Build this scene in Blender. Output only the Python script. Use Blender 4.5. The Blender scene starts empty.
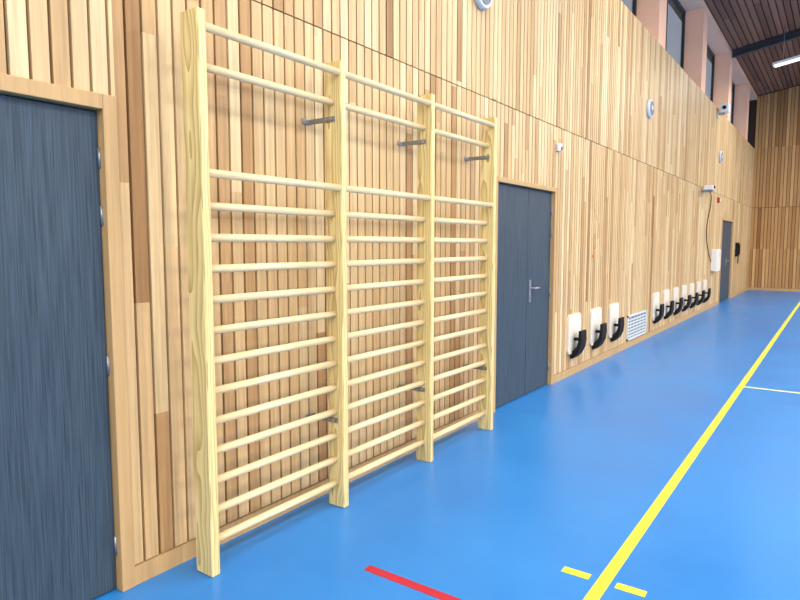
import bpy, bmesh, math, random
from mathutils import Matrix, Vector
random.seed(7)
S=bpy.context.scene
S.view_settings.view_transform='Standard'
S.view_settings.look='None'
S.view_settings.exposure=0.0

# ---------------------------------------------------------------- helpers
def lin(c):
    r=[]
    for v in c:
        v/=255.0
        r.append(v/12.92 if v<=0.04045 else ((v+0.055)/1.055)**2.4)
    return (r[0],r[1],r[2],1.0)

def newmat(name):
    m=bpy.data.materials.new(name); m.use_nodes=True
    nt=m.node_tree
    return m,nt,nt.nodes['Principled BSDF']

def plain(name,col,rough=0.5,metal=0.0,noise=0.06,scale=20,spec=0.5):
    m,nt,b=newmat(name)
    tc=nt.nodes.new('ShaderNodeTexCoord'); n=nt.nodes.new('ShaderNodeTexNoise')
    n.inputs['Scale'].default_value=scale
    mx=nt.nodes.new('ShaderNodeMix'); mx.data_type='RGBA'
    c=lin(col)
    mx.inputs[6].default_value=tuple(x*(1-noise) for x in c[:3])+(1,)
    mx.inputs[7].default_value=tuple(min(1,x*(1+noise)) for x in c[:3])+(1,)
    nt.links.new(tc.outputs['Object'],n.inputs['Vector'])
    nt.links.new(n.outputs['Fac'],mx.inputs[0])
    nt.links.new(mx.outputs[2],b.inputs['Base Color'])
    b.inputs['Roughness'].default_value=rough
    b.inputs['Metallic'].default_value=metal
    b.inputs['Specular IOR Level'].default_value=spec
    return m

def wood(name,stops,vscale=(45,45,1.6),rough=0.5,use_tint=True,grain=0.25,rings=None):
    m,nt,b=newmat(name); N=nt.nodes; L=nt.links
    tc=N.new('ShaderNodeTexCoord'); mp=N.new('ShaderNodeMapping')
    mp.inputs['Scale'].default_value=vscale
    L.new(tc.outputs['Object'],mp.inputs['Vector'])
    ns=N.new('ShaderNodeTexNoise'); ns.inputs['Scale'].default_value=1.0; ns.inputs['Detail'].default_value=5
    ns.inputs['Roughness'].default_value=0.6
    if use_tint:
        at=N.new('ShaderNodeAttribute'); at.attribute_name='tint'
        ns.noise_dimensions='4D'
        ml=N.new('ShaderNodeMath'); ml.operation='MULTIPLY'; ml.inputs[1].default_value=57.0
        L.new(at.outputs['Fac'],ml.inputs[0]); L.new(ml.outputs[0],ns.inputs['W'])
        src=at.outputs['Fac']
    L.new(mp.outputs[0],ns.inputs['Vector'])
    rp=N.new('ShaderNodeValToRGB')
    e=rp.color_ramp.elements
    e[0].position=stops[0][0]; e[0].color=lin(stops[0][1])
    e[1].position=stops[-1][0]; e[1].color=lin(stops[-1][1])
    for p,c in stops[1:-1]:
        k=e.new(p); k.color=lin(c)
    if use_tint:
        L.new(src,rp.inputs['Fac'])
        mr=N.new('ShaderNodeMapRange'); mr.inputs['From Min'].default_value=0.3; mr.inputs['From Max'].default_value=0.7
        mr.inputs['To Min'].default_value=1-grain; mr.inputs['To Max'].default_value=1+grain*0.45
        L.new(ns.outputs['Fac'],mr.inputs['Value'])
        vm=N.new('ShaderNodeVectorMath'); vm.operation='SCALE'
        L.new(rp.outputs[0],vm.inputs[0]); L.new(mr.outputs[0],vm.inputs['Scale'])
        L.new(vm.outputs[0],b.inputs['Base Color'])
    else:
        L.new(ns.outputs['Fac'],rp.inputs['Fac'])
        if rings:
            # growth rings: distance from an off-centre pith, warped slowly along the board -> cathedral grain
            oi=N.new('ShaderNodeObjectInfo')
            mo=N.new('ShaderNodeVectorMath'); mo.operation='SCALE'; mo.inputs[0].default_value=(0.02,0.01,9.0)
            L.new(oi.outputs['Random'],mo.inputs['Scale'])
            ad0=N.new('ShaderNodeVectorMath'); ad0.operation='ADD'
            L.new(tc.outputs['Object'],ad0.inputs[0]); L.new(mo.outputs[0],ad0.inputs[1])
            mw=N.new('ShaderNodeMapping'); mw.inputs['Scale'].default_value=(5,5,1.1)
            L.new(ad0.outputs[0],mw.inputs['Vector'])
            nw=N.new('ShaderNodeTexNoise'); nw.inputs['Scale'].default_value=1; nw.inputs['Detail'].default_value=2
            L.new(mw.outputs[0],nw.inputs['Vector'])
            sb=N.new('ShaderNodeVectorMath'); sb.operation='SUBTRACT'; sb.inputs[1].default_value=(0.5,0.5,0.5)
            L.new(nw.outputs['Color'],sb.inputs[0])
            sc=N.new('ShaderNodeVectorMath'); sc.operation='SCALE'; sc.inputs['Scale'].default_value=rings[1]
            L.new(sb.outputs[0],sc.inputs[0])
            ad=N.new('ShaderNodeVectorMath'); ad.operation='ADD'
            L.new(tc.outputs['Object'],ad.inputs[0]); L.new(sc.outputs[0],ad.inputs[1])
            ad2=N.new('ShaderNodeVectorMath'); ad2.operation='ADD'; ad2.inputs[1].default_value=(0.012,-0.055,0)
            L.new(ad.outputs[0],ad2.inputs[0])
            wv=N.new('ShaderNodeTexWave'); wv.wave_type='RINGS'; wv.rings_direction='Z'; wv.wave_profile='SAW'
            wv.inputs['Scale'].default_value=rings[0]; wv.inputs['Distortion'].default_value=0
            L.new(ad2.outputs[0],wv.inputs['Vector'])
            pp=N.new('ShaderNodeMath'); pp.operation='POWER'; pp.inputs[1].default_value=2.0
            L.new(wv.outputs['Fac'],pp.inputs[0])
            mr=N.new('ShaderNodeMapRange'); mr.inputs['To Min'].default_value=1.05; mr.inputs['To Max'].default_value=1-rings[2]
            L.new(pp.outputs[0],mr.inputs['Value'])
            vm=N.new('ShaderNodeVectorMath'); vm.operation='MULTIPLY'
            cb=N.new('ShaderNodeCombineXYZ')
            pw=N.new('ShaderNodeMath'); pw.operation='POWER'; pw.inputs[1].default_value=1.7
            p2=N.new('ShaderNodeMath'); p2.operation='POWER'; p2.inputs[1].default_value=1.3
            L.new(mr.outputs[0],cb.inputs[0]); L.new(mr.outputs[0],p2.inputs[0]); L.new(p2.outputs[0],cb.inputs[1]); L.new(mr.outputs[0],pw.inputs[0]); L.new(pw.outputs[0],cb.inputs[2])
            L.new(rp.outputs[0],vm.inputs[0]); L.new(cb.outputs[0],vm.inputs[1])
            L.new(vm.outputs[0],b.inputs['Base Color'])
        else:
            L.new(rp.outputs[0],b.inputs['Base Color'])
    b.inputs['Roughness'].default_value=rough
    b.inputs['Specular IOR Level'].default_value=0.3
    return m

def empty(name,loc=(0,0,0)):
    o=bpy.data.objects.new(name,None); o.empty_display_size=0.1; o.location=loc
    S.collection.objects.link(o); return o

class MB:
    """mesh builder: boxes in WORLD coordinates with a per-face tint"""
    def __init__(s): s.v=[];s.f=[];s.t=[]
    def box(s,a,b,t=0.5,fn=None):
        i=len(s.v)
        P=[(x,y,z) for x in (a[0],b[0]) for y in (a[1],b[1]) for z in (a[2],b[2])]
        if fn: P=[fn(p) for p in P]
        s.v+=P
        for q in ((0,1,3,2),(4,6,7,5),(0,4,5,1),(2,3,7,6),(0,2,6,4),(1,5,7,3)):
            s.f.append(tuple(i+k for k in q)); s.t.append(t)
    def obj(s,name,mat,parent=None,bevel=0):
        me=bpy.data.meshes.new(name); me.from_pydata(s.v,[],s.f)
        at=me.attributes.new('tint','FLOAT','FACE')
        at.data.foreach_set('value',s.t)
        me.materials.append(mat); me.update()
        o=bpy.data.objects.new(name,me); S.collection.objects.link(o)
        if parent: o.parent=parent; o.matrix_parent_inverse=Matrix.Translation(-Vector(parent.location))
        if bevel:
            md=o.modifiers.new('b','BEVEL'); md.width=bevel; md.segments=2; md.limit_method='ANGLE'
        return o

def box(name,a,b,mat,parent=None,bevel=0):
    m=MB(); m.box(a,b); return m.obj(name,mat,parent,bevel)

def bm_obj(name,bm,mat,parent=None,smooth=False):
    me=bpy.data.meshes.new(name); bm.to_mesh(me); bm.free()
    if smooth:
        for p in me.polygons: p.use_smooth=True
    me.materials.append(mat)
    o=bpy.data.objects.new(name,me); S.collection.objects.link(o)
    if parent: o.parent=parent; o.matrix_parent_inverse=Matrix.Translation(-Vector(parent.location))
    return o

def cyl(name,p0,p1,r,mat,parent=None,seg=20,r2=None,squash=None):
    p0=Vector(p0);p1=Vector(p1);d=p1-p0
    bm=bmesh.new()
    bmesh.ops.create_cone(bm,cap_ends=True,segments=seg,radius1=r,radius2=r if r2 is None else r2,depth=d.length)
    if squash: bmesh.ops.scale(bm,vec=squash,verts=bm.verts)
    q=d.to_track_quat('Z','Y')
    bmesh.ops.transform(bm,matrix=Matrix.Translation((p0+p1)/2)@q.to_matrix().to_4x4(),verts=bm.verts)
    o=bm_obj(name,bm,mat,parent)
    for p in o.data.polygons: p.use_smooth=len(p.vertices)==4
    return o

def prism(name,pts,y0,y1,mat,parent=None,bevel=0):
    """extrude an (x,z) profile along y"""
    n=len(pts)
    v=[(x,y0,z) for x,z in pts]+[(x,y1,z) for x,z in pts]
    f=[tuple(range(n)),tuple(range(2*n-1,n-1,-1))]+[(i,i+n,(i+1)%n+n,(i+1)%n) for i in range(n)]
    me=bpy.data.meshes.new(name); me.from_pydata(v,[],f); me.materials.append(mat)
    bm=bmesh.new(); bm.from_mesh(me); bmesh.ops.recalc_face_normals(bm,faces=bm.faces); bm.to_mesh(me); bm.free()
    o=bpy.data.objects.new(name,me); S.collection.objects.link(o)
    if parent: o.parent=parent; o.matrix_parent_inverse=Matrix.Translation(-Vector(parent.location))
    if bevel:
        md=o.modifiers.new('b','BEVEL'); md.width=bevel; md.segments=2; md.limit_method='ANGLE'
    return o

def tube(name,pts,r,mat,parent=None):
    cu=bpy.data.curves.new(name,'CURVE'); cu.dimensions='3D'; cu.bevel_depth=r; cu.bevel_resolution=3
    sp=cu.splines.new('NURBS'); sp.points.add(len(pts)-1)
    for p,c in zip(sp.points,pts): p.co=(*c,1)
    sp.use_endpoint_u=True; sp.order_u=3
    cu.materials.append(mat)
    o=bpy.data.objects.new(name,cu); S.collection.objects.link(o)
    if parent: o.parent=parent; o.matrix_parent_inverse=Matrix.Translation(-Vector(parent.location))
    return o

# ---------------------------------------------------------------- materials
M_slat=wood('larch_slats',[(0.0,(142,100,60)),(0.25,(180,139,92)),(0.55,(206,171,122)),(0.8,(218,188,140)),(1.0,(226,202,158))],grain=0.30)
M_slat_end=wood('larch_slats_end',[(0.0,(150,104,60)),(0.5,(184,140,88)),(1.0,(208,168,114))],grain=0.2)
M_groove=plain('groove_backing',(54,37,26),0.9)
M_trim=wood('trim_wood',[(0.0,(180,142,94)),(1.0,(204,170,120))],grain=0.18)
M_post=wood('pine_post',[(0.3,(218,196,132)),(0.5,(228,209,146)),(0.7,(236,220,162))],vscale=(80,80,1.5),use_tint=False,rough=0.4,rings=(26.0,0.12,0.36))
M_rung=wood('beech_rung',[(0.3,(216,190,142)),(0.7,(236,216,174))],vscale=(60,3,60),use_tint=False,rough=0.38)
M_ceil=wood('ceiling_slats',[(0.0,(122,84,66)),(1.0,(158,114,90))],vscale=(40,1.5,40),grain=0.2,rough=0.7)
M_dark=plain('dark_void',(34,26,22),0.9)
M_salmon=plain('salmon_plaster',(252,198,164),0.8)
M_white=plain('white_plastic',(236,236,232),0.4,noise=0.03)
M_offw=plain('white_board',(226,216,200),0.45,noise=0.04)
M_black=plain('black_plastic',(20,19,20),0.65,noise=0.15,spec=0.25)
M_steel=plain('steel',(178,180,184),0.3,0.9,noise=0.05)
M_galv=plain('galvanised',(150,154,158),0.4,0.8,noise=0.1)
M_beam=plain('painted_steel_beam',(52,58,66),0.5)
M_frame=plain('window_frame_grey',(40,42,48),0.5)
M_plaster=plain('plaster_pale',(226,214,196),0.8)
M_red=plain('red_plastic',(190,36,34),0.4)
M_orange=plain('orange_plastic',(226,120,40),0.5)
M_cord=plain('pale_cord',(226,190,140),0.5)
M_lg=plain('speaker_grey',(198,202,208),0.5)
M_dg=plain('speaker_dark',(110,116,124),0.6)
M_vent=plain('vent_white',(206,212,214),0.5)
M_yel=plain('line_yellow',(226,222,60),0.45,noise=0.05)
M_pale=plain('line_pale_yellow',(206,220,150),0.45,noise=0.04)
M_redl=plain('line_red',(180,32,50),0.45,noise=0.05)

def door_mat():
    m,nt,b=newmat('slate_laminate'); N=nt.nodes; L=nt.links
    tc=N.new('ShaderNodeTexCoord'); mp=N.new('ShaderNodeMapping'); mp.inputs['Scale'].default_value=(40,170,3.5)
    ns=N.new('ShaderNodeTexNoise'); ns.inputs['Scale'].default_value=1; ns.inputs['Detail'].default_value=4
    rp=N.new('ShaderNodeValToRGB'); e=rp.color_ramp.elements
    e[0].position=0.3; e[0].color=lin((40,53,65)); e[1].position=0.75; e[1].color=lin((70,86,99))
    L.new(tc.outputs['Object'],mp.inputs[0]); L.new(mp.outputs[0],ns.inputs['Vector']); L.new(ns.outputs['Fac'],rp.inputs[0])
    L.new(rp.outputs[0],b.inputs['Base Color']); b.inputs['Roughness'].default_value=0.5
    b.inputs['Specular IOR Level'].default_value=0.3
    return m
M_door=door_mat()

def floor_mat():
    m,nt,b=newmat('blue_sports_floor'); N=nt.nodes; L=nt.links
    tc=N.new('ShaderNodeTexCoord')
    n1=N.new('ShaderNodeTexNoise'); n1.inputs['Scale'].default_value=1.2; n1.inputs['Detail'].default_value=6; n1.inputs['Roughness'].default_value=0.6
    rp=N.new('ShaderNodeValToRGB'); e=rp.color_ramp.elements
    e[0].position=0.3; e[0].color=lin((30,116,192)); e[1].position=0.72; e[1].color=lin((44,130,204))
    n2=N.new('ShaderNodeTexNoise'); n2.inputs['Scale'].default_value=220; n2.inputs['Detail'].default_value=3
    bp=N.new('ShaderNodeBump'); bp.inputs['Strength'].default_value=0.15; bp.inputs['Distance'].default_value=0.002
    rr=N.new('ShaderNodeMapRange'); rr.inputs['From Min'].default_value=0.3; rr.inputs['From Max'].default_value=0.7
    rr.inputs['To Min'].default_value=0.28; rr.inputs['To Max'].default_value=0.38
    L.new(tc.outputs['Object'],n1.inputs['Vector']); L.new(tc.outputs['Object'],n2.inputs['Vector'])
    L.new(n1.outputs['Fac'],rp.inputs[0]); L.new(rp.outputs[0],b.inputs['Base Color'])
    L.new(n1.outputs['Fac'],rr.inputs['Value']); L.new(rr.outputs[0],b.inputs['Roughness'])
    L.new(n2.outputs['Fac'],bp.inputs['Height']); L.new(bp.outputs[0],b.inputs['Normal'])
    b.inputs['Specular IOR Level'].default_value=0.5
    return m
M_floor=floor_mat()

def glass_mat():
    m,nt,b=newmat('window_glass'); N=nt.nodes; L=nt.links
    t=N.new('ShaderNodeBsdfTransparent'); t.inputs[0].default_value=(0.85,0.9,0.95,1)
    g=N.new('ShaderNodeBsdfGlossy'); g.inputs['Roughness'].default_value=0.03
    mx=N.new('ShaderNodeMixShader'); fr=N.new('ShaderNodeFresnel'); fr.inputs[0].default_value=1.2
    ml=N.new('ShaderNodeMath'); ml.operation='MULTIPLY'; ml.inputs[1].default_value=0.4
    L.new(fr.outputs[0],ml.inputs[0])
    L.new(ml.outputs[0],mx.inputs[0]); L.new(t.outputs[0],mx.inputs[1]); L.new(g.outputs[0],mx.inputs[2])
    L.new(mx.outputs[0],N['Material Output'].inputs['Surface'])
    return m
M_glass=glass_mat()
def emis(name,col,s):
    m,nt,b=newmat(name); b.inputs['Emission Color'].default_value=lin(col); b.inputs['Emission Strength'].default_value=s
    b.inputs['Base Color'].default_value=lin(col); return m
M_em=emis('lamp_diffuser',(250,250,255),1.6)

# ---------------------------------------------------------------- room dims
Y0,Y1=-6.0,23.4; XR=16.0; ZE=6.27; SL=0.17; XM=8.0
ZSILL=4.58; ZWT=6.15; JOINT=2.69; REC=0.34
XP=-REC-0.06
def zroof(x): return ZE+SL*(x if x<=XM else 2*XM-x)
win=[(7.20+3.56*k,10.30+3.56*k) for k in range(-3,4)]+[(21.44,Y1)]   # clerestory openings along y
doors=[(0.04,1.44,2.08),(4.85,6.25,2.07),(17.3,19.3,2.16)]

floor=box('floor',(-0.6,Y0,-0.2),(XR,Y1+0.3,0),M_floor)

def grid_wall(name,x0,x1,ya,yb,za,zb,holes,mat):
    ys=sorted({ya,yb,*[h[0] for h in holes],*[h[1] for h in holes]})
    zs=sorted({za,zb,*[h[2] for h in holes],*[h[3] for h in holes]})
    mb=MB()
    for i in range(len(ys)-1):
        for j in range(len(zs)-1):
            cy=(ys[i]+ys[i+1])/2; cz=(zs[j]+zs[j+1])/2
            if any(h[0]<cy<h[1] and h[2]<cz<h[3] for h in holes): continue
            mb.box((x0,ys[i],zs[j]),(x1,ys[i+1],zs[j+1]))
    return mb.obj(name,mat)
holes=[(a,b,0.0,t) for a,b,t in doors]
wall_left=grid_wall('wall_left',XP,-0.022,Y0,Y1,0,ZSILL-0.04,holes,M_groove)

def slats(name,par,a,b,za,zb,holes,mat,const,thick,pitch=0.075,gap=0.0125):
    mb=MB(); y=a
    while y<b-0.005:
        w=pitch-gap
        y2=min(y+w,b)
        cuts=[za,zb,JOINT]
        cz=za+random.uniform(0.6,2.6)
        while cz<zb-0.4: cuts.append(cz); cz+=random.uniform(1.6,2.8)
        edges=sorted({y,y2,*[h[k] for h in holes for k in (0,1) if y<h[k]<y2]})
        for i in range(len(edges)-1):
            s0,s1=edges[i],edges[i+1]; cy=(s0+s1)/2
            zc=set(cuts)
            hh=[h for h in holes if h[0]<cy<h[1]]
            for h in hh: zc|={h[2],h[3]}
            zc=sorted(z for z in zc if za<=z<=zb)
            for j in range(len(zc)-1):
                z0,z1=zc[j],zc[j+1]; m=(z0+z1)/2
                if any(h[2]<m<h[3] for h in hh): continue
                if abs(z0-JOINT)<1e-6: z0+=0.004
                if abs(z1-JOINT)<1e-6: z1-=0.004
                t=min(1,max(0,random.gauss(0.60,0.21)))
                mb.box((const-thick,s0,z0),(const,s1,z1),t)
        y+=pitch
    return mb.obj(name,mat,par)
slats('cladding_slats',wall_left,Y0,Y1,0.09,ZSILL,holes,M_slat,0.0,0.022)
bb=MB()
for a,b in ((Y0,0.04),(1.44,4.85),(6.25,17.3),(19.3,Y1)): bb.box((-0.022,a,0),(0.006,b,0.085),0.5)
bb.obj('baseboard_left',M_trim)

up=MB()
up.box((XP,Y0,ZSILL-0.04),(-0.022,Y1,ZSILL))
yy=Y0
for a,b in win:
    up.box((XP,yy,ZSILL),(0.0,a,ZE)); yy=b
for a,b in win: up.box((XP,a,ZWT),(0.0,b,ZE))
up.obj('wall_left_clerestory',M_salmon)
for k,(a,b) in enumerate(win):
    w=empty('window_%d'%(k+1),(-REC-0.04,(a+b)/2,(ZSILL+ZWT)/2))
    mb=MB(); x0,x1=-REC-0.05,-REC; f=0.06
    mb.box((x0,a,ZSILL),(x1,b,ZSILL+f)); mb.box((x0,a,ZWT-f),(x1,b,ZWT))
    mb.box((x0,a,ZSILL+f),(x1,a+f,ZWT-f)); mb.box((x0,b-f,ZSILL+f),(x1,b,ZWT-f))
    yc=(a+b)/2; mb.box((x0,yc-0.04,ZSILL+f),(x1,yc+0.04,ZWT-f))
    mb.obj('frame',M_frame,w)
    box('glass',(-REC-0.03,a+f,ZSILL+f),(-REC-0.022,b-f,ZWT-f),M_glass,w)

wb=prism('wall_back',[(-0.6,0),(XR,0),(XR,zroof(XR)),(XM,zroof(XM)),(0,ZE),(-0.6,ZE)],Y1+0.022,Y1+0.3,M_groove)
mb=MB(); x=0.0
while x<XR:
    x2=min(x+0.082,XR)
    top=min(zroof(x),zroof(x2))-0.02
    for z0,z1 in ((0.09,1.35),(1.35,JOINT-0.006),(JOINT+0.006,4.6),(4.6,top)):
        mb.box((x,Y1,z0),(x2,Y1+0.022,z1),min(1,max(0,random.gauss(0.5,0.22))))
    x+=0.095
mb.obj('cladding_slats',M_slat_end,wb)
box('baseboard_back',(0.006,Y1-0.006,0),(XR,Y1+0.022,0.085),M_trim)
wr=box('wall_right',(XR,Y0-0.2,-0.2),(XR+0.2,Y1+0.3,ZE),M_plaster)
prism('wall_front',[(-0.6,0),(XR,0),(XR,zroof(XR)),(XM,zroof(XM)),(0,ZE),(-0.6,ZE)],Y0-0.2,Y0,M_plaster)

ce=prism('ceiling',[(-0.6,ZE+0.0),(0,ZE+0.03),(XM,zroof(XM)+0.03),(XR+0.2,ZE+0.03),(XR+0.2,ZE+0.3),(XM,zroof(XM)+0.3),(0,ZE+0.3),(-0.6,ZE+0.3)],Y0-0.2,Y1+0.3,M_dark)
mb=MB(); x=0.02
while x<XR-0.1:
    y=Y0
    while y<Y1:
        y2=min(Y1,y+random.uniform(2.5,4.5))
        mb.box((x,y,0),(x+0.098,y2,0.03),random.random(),fn=lambda p:(p[0],p[1],zroof(p[0])+p[2]))
        y=y2
    x+=0.12
mb.obj('ceiling_slats',M_ceil,ce)
mb=MB()
for k in (1,3,5):
    yc=win[k][1]+0.25
    for xa,xb in ((0.01,XM),(XM,XR-0.01)):
        fn=lambda p:(p[0],p[1],zroof(p[0])+p[2])
        mb.box((xa,yc-0.07,-0.018),(xb,yc+0.07,-0.002),fn=fn)
        mb.box((xa,yc-0.008,-0.16),(xb,yc+0.008,-0.018),fn=fn)
        mb.box((xa,yc-0.07,-0.176),(xb,yc+0.07,-0.16),fn=fn)
mb.obj('steel_rafters',M_beam,ce)

def luminaire(x,y,power):
    zt=zroof(x); z=zt-0.85
    e=empty('ceiling_luminaire',(x,y,z))
    L=0.75
    sg=SL*(1 if x<XM else -1)
    fn=lambda p:(p[0],p[1],p[2]+sg*(p[0]-x))
    mb=MB(); mb.box((x-L,y-0.13,z),(x+L,y+0.13,z+0.06),fn=fn); mb.obj('housing',M_white,e,0.01)
    mb=MB(); mb.box((x-L+0.04,y-0.10,z-0.012),(x+L-0.04,y+0.10,z),fn=fn); mb.obj('diffuser',M_em,e)
    for s in (-0.55,0.55):
        cyl('rod',(x+s,y,z+0.06+sg*s),(x+s,y,zroof(x+s)),0.006,M_galv,e,8)
    ld=bpy.data.lights.new('lamp','AREA'); ld.shape='RECTANGLE'; ld.size=1.4; ld.size_y=0.6; ld.energy=power
    ld.color=(1.0,0.975,0.935)
    lo=bpy.data.objects.new('lamp',ld); S.collection.objects.link(lo); lo.location=(x,y,z-0.2)
    lo.parent=e; lo.matrix_parent_inverse=Matrix.Translation(-Vector(e.location))
for x in (1.7,5.6,9.4,13.6):
    for y in (-4.6,-1,3.5,8,12.5,17,21.2):
        if x<3 and y in (12.5,21.2): continue
        luminaire(x,y,72 if x<3 else 240)

# ---------------------------------------------------------------- doors
def door(idx,ya,yb,top,hinge_right=True,seam=None,handle=None,fw=0.06):
    d=empty('door_%d'%idx,(0,(ya+yb)/2,0))
    mb=MB()
    mb.box((-0.10,ya,0),(0.012,ya+fw,top)); mb.box((-0.10,yb-fw,0),(0.012,yb,top)); mb.box((-0.10,ya+fw,top-fw),(0.012,yb-fw,top))
    mb.obj('frame',M_trim,d,0.003)
    a,b,t=ya+fw+0.004,yb-fw-0.004,top-fw-0.006
    leaves=[(a,b)] if seam is None else [(a,seam-0.003),(seam+0.003,b)]
    for i,(p,q) in enumerate(leaves): box('leaf_%d'%(i+1),(-0.075,p,0.008),(-0.03,q,t),M_door,d,0.002)
    box('stop',(-0.3,ya,0),(-0.1,yb,top),M_dark,d)
    for yh in ([b] if hinge_right else [a]):
        for zh in (0.2,0.98,1.6,1.83):
            cyl('hinge',(-0.026,yh+0.002,zh-0.04),(-0.026,yh+0.002,zh+0.04),0.007,M_galv,d,10)
    if handle is not None:
        box('handle_plate',(-0.03,handle-0.02,0.92),(-0.022,handle+0.02,1.14),M_steel,d,0.003)
        cyl('handle_stem',(-0.022,handle,1.06),(0.03,handle,1.06),0.009,M_steel,d,12)
        cyl('handle_lever',(0.026,handle-0.008,1.06),(0.026,handle+0.12,1.06),0.009,M_steel,d,12)
        cyl('lock_cylinder',(-0.022,handle,0.97),(-0.014,handle,0.97),0.01,M_galv,d,12)
    return d
door(1,0.04,1.44,2.08,seam=0.47,handle=0.55)
door(2,4.85,6.25,2.07,seam=5.62,handle=5.69,fw=0.045)
door(3,17.3,19.3,2.16,seam=18.4,handle=18.46)

# ---------------------------------------------------------------- wall bars
WB=empty('wall_bars',(0.17,3.05,0))
PY=[1.675+0.9*k for k in range(4)]; PT=0.045; XF=0.23; XB=0.115; HT=2.458
for k,y in enumerate(PY):
    bm=bmesh.new(); bmesh.ops.create_cube(bm,size=1)
    bmesh.ops.scale(bm,vec=(XF-XB,PT,HT),verts=bm.verts)
    bmesh.ops.bevel(bm,geom=bm.edges[:],offset=0.004,segments=2,affect='EDGES')
    o=bm_obj('post_%d'%(k+1),bm,M_post)
    o.location=((XF+XB)/2,y+PT/2,HT/2); o.parent=WB; o.matrix_parent_inverse=Matrix.Translation(-Vector(WB.location))
    if k:
        for z in (2.155,0.50):
            mb=MB()
            mb.box((0.0,y-0.006,z-0.014),(0.19,y,z+0.014)); mb.box((0.0,y-0.06,z-0.014),(0.006,y-0.006,z+0.014))
            mb.obj('bracket',M_galv,WB)
            cyl('bolt',(0.165,y-0.014,z),(0.165,y-0.006,z),0.009,M_steel,WB,8)
            cyl('bolt',(0.135,y-0.012,z),(0.135,y-0.006,z),0.007,M_steel,WB,8)
RZ=[(0.135+0.1377*i,0.168) for i in range(12)]+[(1.788,0.212),(2.243,0.168),(2.395,0.212)]
for b in range(3):
    for i,(z,x) in enumerate(RZ):
        cyl('rung_%d'%(b*15+i+1),(x,PY[b]+PT-0.001,z),(x,PY[b+1]+0.001,z),0.0185,M_rung,WB,20)

# ---------------------------------------------------------------- folding seats
def seat(y):
    e=empty('folding_wall_seat',(0.0,y,0.45))
    n=[]; w,h,r=0.2,0.225,0.06; cz=0.48
    for cx,cy_,a0 in ((w-r,h-r,0),(-w+r,h-r,90),(-w+r,-h+r,180),(w-r,-h+r,270)):
        for k in range(6):
            a=math.radians(a0+18*k); n.append((cx+r*math.cos(a),cy_+r*math.sin(a)))
    v=[(0.0,y+p[0],cz+p[1]) for p in n]+[(0.022,y+p[0],cz+p[1]) for p in n]; k=len(n)
    f=[tuple(range(k))[::-1],tuple(range(k,2*k))]+[(i,(i+1)%k,(i+1)%k+k,i+k) for i in range(k)]
    me=bpy.data.meshes.new('backplate'); me.from_pydata(v,[],f); me.materials.append(M_offw)
    o=bpy.data.objects.new('backplate',me); S.collection.objects.link(o); o.parent=e; o.matrix_parent_inverse=Matrix.Translation(-Vector(e.location))
    prism('folded_seat',[(0.095,0.52),(0.125,0.52),(0.13,0.42),(0.12,0.33),(0.085,0.255),(0.03,0.20),(0.0,0.20),(0.0,0.26),(0.03,0.29),(0.075,0.34),(0.09,0.40)],y-0.09,y+0.09,M_black,e,0.006)
    mb=MB(); mb.box((0.022,y-0.03,0.40),(0.10,y+0.03,0.43)); mb.obj('hinge_arm',M_black,e)
for y in (6.86,7.62,8.38,10.7,11.45,12.2,12.95,13.7,14.45,15.2): seat(y)

# ---------------------------------------------------------------- vent grille
g=empty('ventilation_grille',(0,9.58,0.28))
mb=MB(); a,b,z0,z1=9.05,10.1,0.11,0.47
mb.box((0,a,z0),(0.02,b,z0+0.025)); mb.box((0,a,z1-0.025),(0.02,b,z1)); mb.box((0,a,z0),(0.02,a+0.03,z1)); mb.box((0,b-0.03,z0),(0.02,b,z1))
z=z0+0.045
while z<z1-0.04: mb.box((0.004,a+0.03,z),(0.012,b-0.03,z+0.022)); z+=0.046
for q in (1,2,3,4,5): mb.box((0.004,a+(b-a)*q/6-0.006,z0),(0.014,a+(b-a)*q/6+0.006,z1))
mb.obj('louvres',M_vent,g)
box('back',(0,a+0.02,z0+0.02),(0.0018,b-0.02,z1-0.02),M_dg,g)

# ---------------------------------------------------------------- wall devices
for y,z in ((4.54,3.48),(9.85,3.5),(16.5,3.55)):
    e=empty('wall_speaker',(0,y,z))
    cyl('body',(0,y,z),(0.05,y,z),0.14,M_lg,e,32,r2=0.128)
    cyl('cone',(0.05,y,z),(0.056,y,z),0.105,M_dg,e,32)
    cyl('dust_cap',(0.056,y,z),(0.065,y,z),0.05,M_lg,e,24,r2=0.025)
e=empty('motion_detector',(0,6.26,2.48))
box('body',(0,6.22,2.44),(0.045,6.29,2.52),M_white,e,0.01); cyl('lens',(0.045,6.255,2.47),(0.055,6.255,2.47),0.018,M_dg,e,16)
e=empty('cord_tag',(0,7.5,1.35))
tube('cord',[(0.004,7.45,1.95),(0.006,7.62,1.8),(0.006,7.7,1.6),(0.006,7.52,1.38)],0.0022,M_cord,e)
box('tag',(0,7.47,1.335),(0.010,7.53,1.365),M_orange,e,0.004)
e=empty('wall_projector',(0,14.4,2.62))
box('bracket',(0,14.4,2.58),(0.2,14.47,2.62),M_galv,e); box('body',(0.06,14.25,2.62),(0.24,14.5,2.71),M_white,e,0.015)
cyl('lens',(0.24,14.35,2.67),(0.26,14.35,2.67),0.03,M_black,e,16)
tube('cable',[(0.08,14.5,2.62),(0.06,15.2,2.66),(0.02,15.5,2.4),(0.02,15.0,1.9),(0.02,15.2,1.4),(0.02,15.8,1.1)],0.009,M_black,e)
e=empty('security_camera',(0,16.0,4.6))
box('arm',(0,15.96,4.43),(0.14,16.04,4.47),M_galv,e); box('mount',(0,15.93,4.37),(0.02,16.07,4.52),M_white,e)
box('body',(0.05,15.85,4.47),(0.24,16.1,4.65),M_white,e,0.02); cyl('lens',(0.15,15.82,4.56),(0.15,15.85,4.56),0.04,M_black,e,16)
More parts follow.
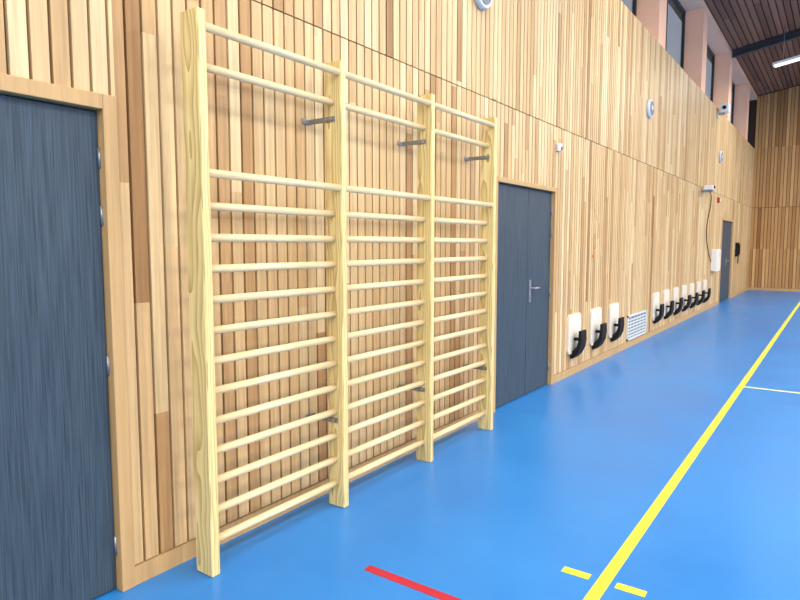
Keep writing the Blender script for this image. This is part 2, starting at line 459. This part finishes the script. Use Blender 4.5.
e=empty('alarm_siren',(0,16.5,2.55)); box('body',(0,16.44,2.48),(0.05,16.58,2.60),M_red,e,0.01); cyl('grille',(0.05,16.51,2.54),(0.06,16.51,2.54),0.04,M_white,e,16)
e=empty('defibrillator_cabinet',(0,16.2,1.1))
box('body',(0,15.95,0.87),(0.13,16.4,1.38),M_white,e,0.015); box('door_panel',(0.13,15.98,0.90),(0.14,16.37,1.35),M_offw,e,0.005); box('label',(0.14,16.1,1.2),(0.142,16.25,1.32),M_lg,e)
e=empty('wall_telephone',(0,20.0,1.35)); box('body',(0,19.9,1.15),(0.08,20.15,1.55),M_black,e,0.02); box('handset',(0.08,19.92,1.2),(0.12,19.98,1.5),M_black,e,0.012); tube('cord',[(0.08,20.0,1.2),(0.08,20.02,0.95),(0.05,20.1,0.95),(0.05,20.1,1.16)],0.008,M_black,e)

# ---------------------------------------------------------------- floor markings
def mark(name,a,b,mat,h=0.0015): box(name,(a[0],a[1],0.0),(b[0],b[1],h),mat)
mark('court_line_yellow',(1.635,-5,0),(1.69,Y1-1.2,0),M_yel)
mark('court_tick_yellow',(1.476,2.63,0),(1.60,2.68,0),M_yel)
mark('court_tick_yellow',(1.715,2.63,0),(1.84,2.68,0),M_yel)
mark('court_line_pale',(1.69,7.275,0),(9.0,7.325,0),M_pale)
mark('court_line_red',(0.735,2.12,0),(1.60,2.17,0),M_redl)

# ---------------------------------------------------------------- world
w=bpy.data.worlds.new('World'); S.world=w; w.use_nodes=True
nt=w.node_tree; bg=nt.nodes['Background']
sk=nt.nodes.new('ShaderNodeTexSky'); sk.sky_type='HOSEK_WILKIE'; sk.turbidity=6; sk.sun_direction=(0.6,-0.3,0.75)
mx=nt.nodes.new('ShaderNodeMix'); mx.data_type='RGBA'; mx.inputs[0].default_value=0.6
mx.inputs[7].default_value=(0.75,0.82,0.9,1)
nt.links.new(sk.outputs[0],mx.inputs[6]); nt.links.new(mx.outputs[2],bg.inputs[0]); bg.inputs[1].default_value=0.9

# ---------------------------------------------------------------- camera
F_PX=620.0; th=math.radians(35.3); p=math.radians(5.07)
Fv=Vector((-math.sin(th)*math.cos(p),math.cos(th)*math.cos(p),-math.sin(p)))
Rv=Vector((math.cos(th),math.sin(th),0)); Uv=Rv.cross(Fv)
cam=bpy.data.cameras.new('camera'); co=bpy.data.objects.new('camera',cam); S.collection.objects.link(co)
m=Matrix((Rv,Uv,-Fv)).transposed().to_4x4(); m.translation=Vector((2.44,0,1.48)); co.matrix_world=m
cam.sensor_width=36; cam.lens=F_PX/800*36; cam.clip_start=0.05; cam.clip_end=200
S.camera=co
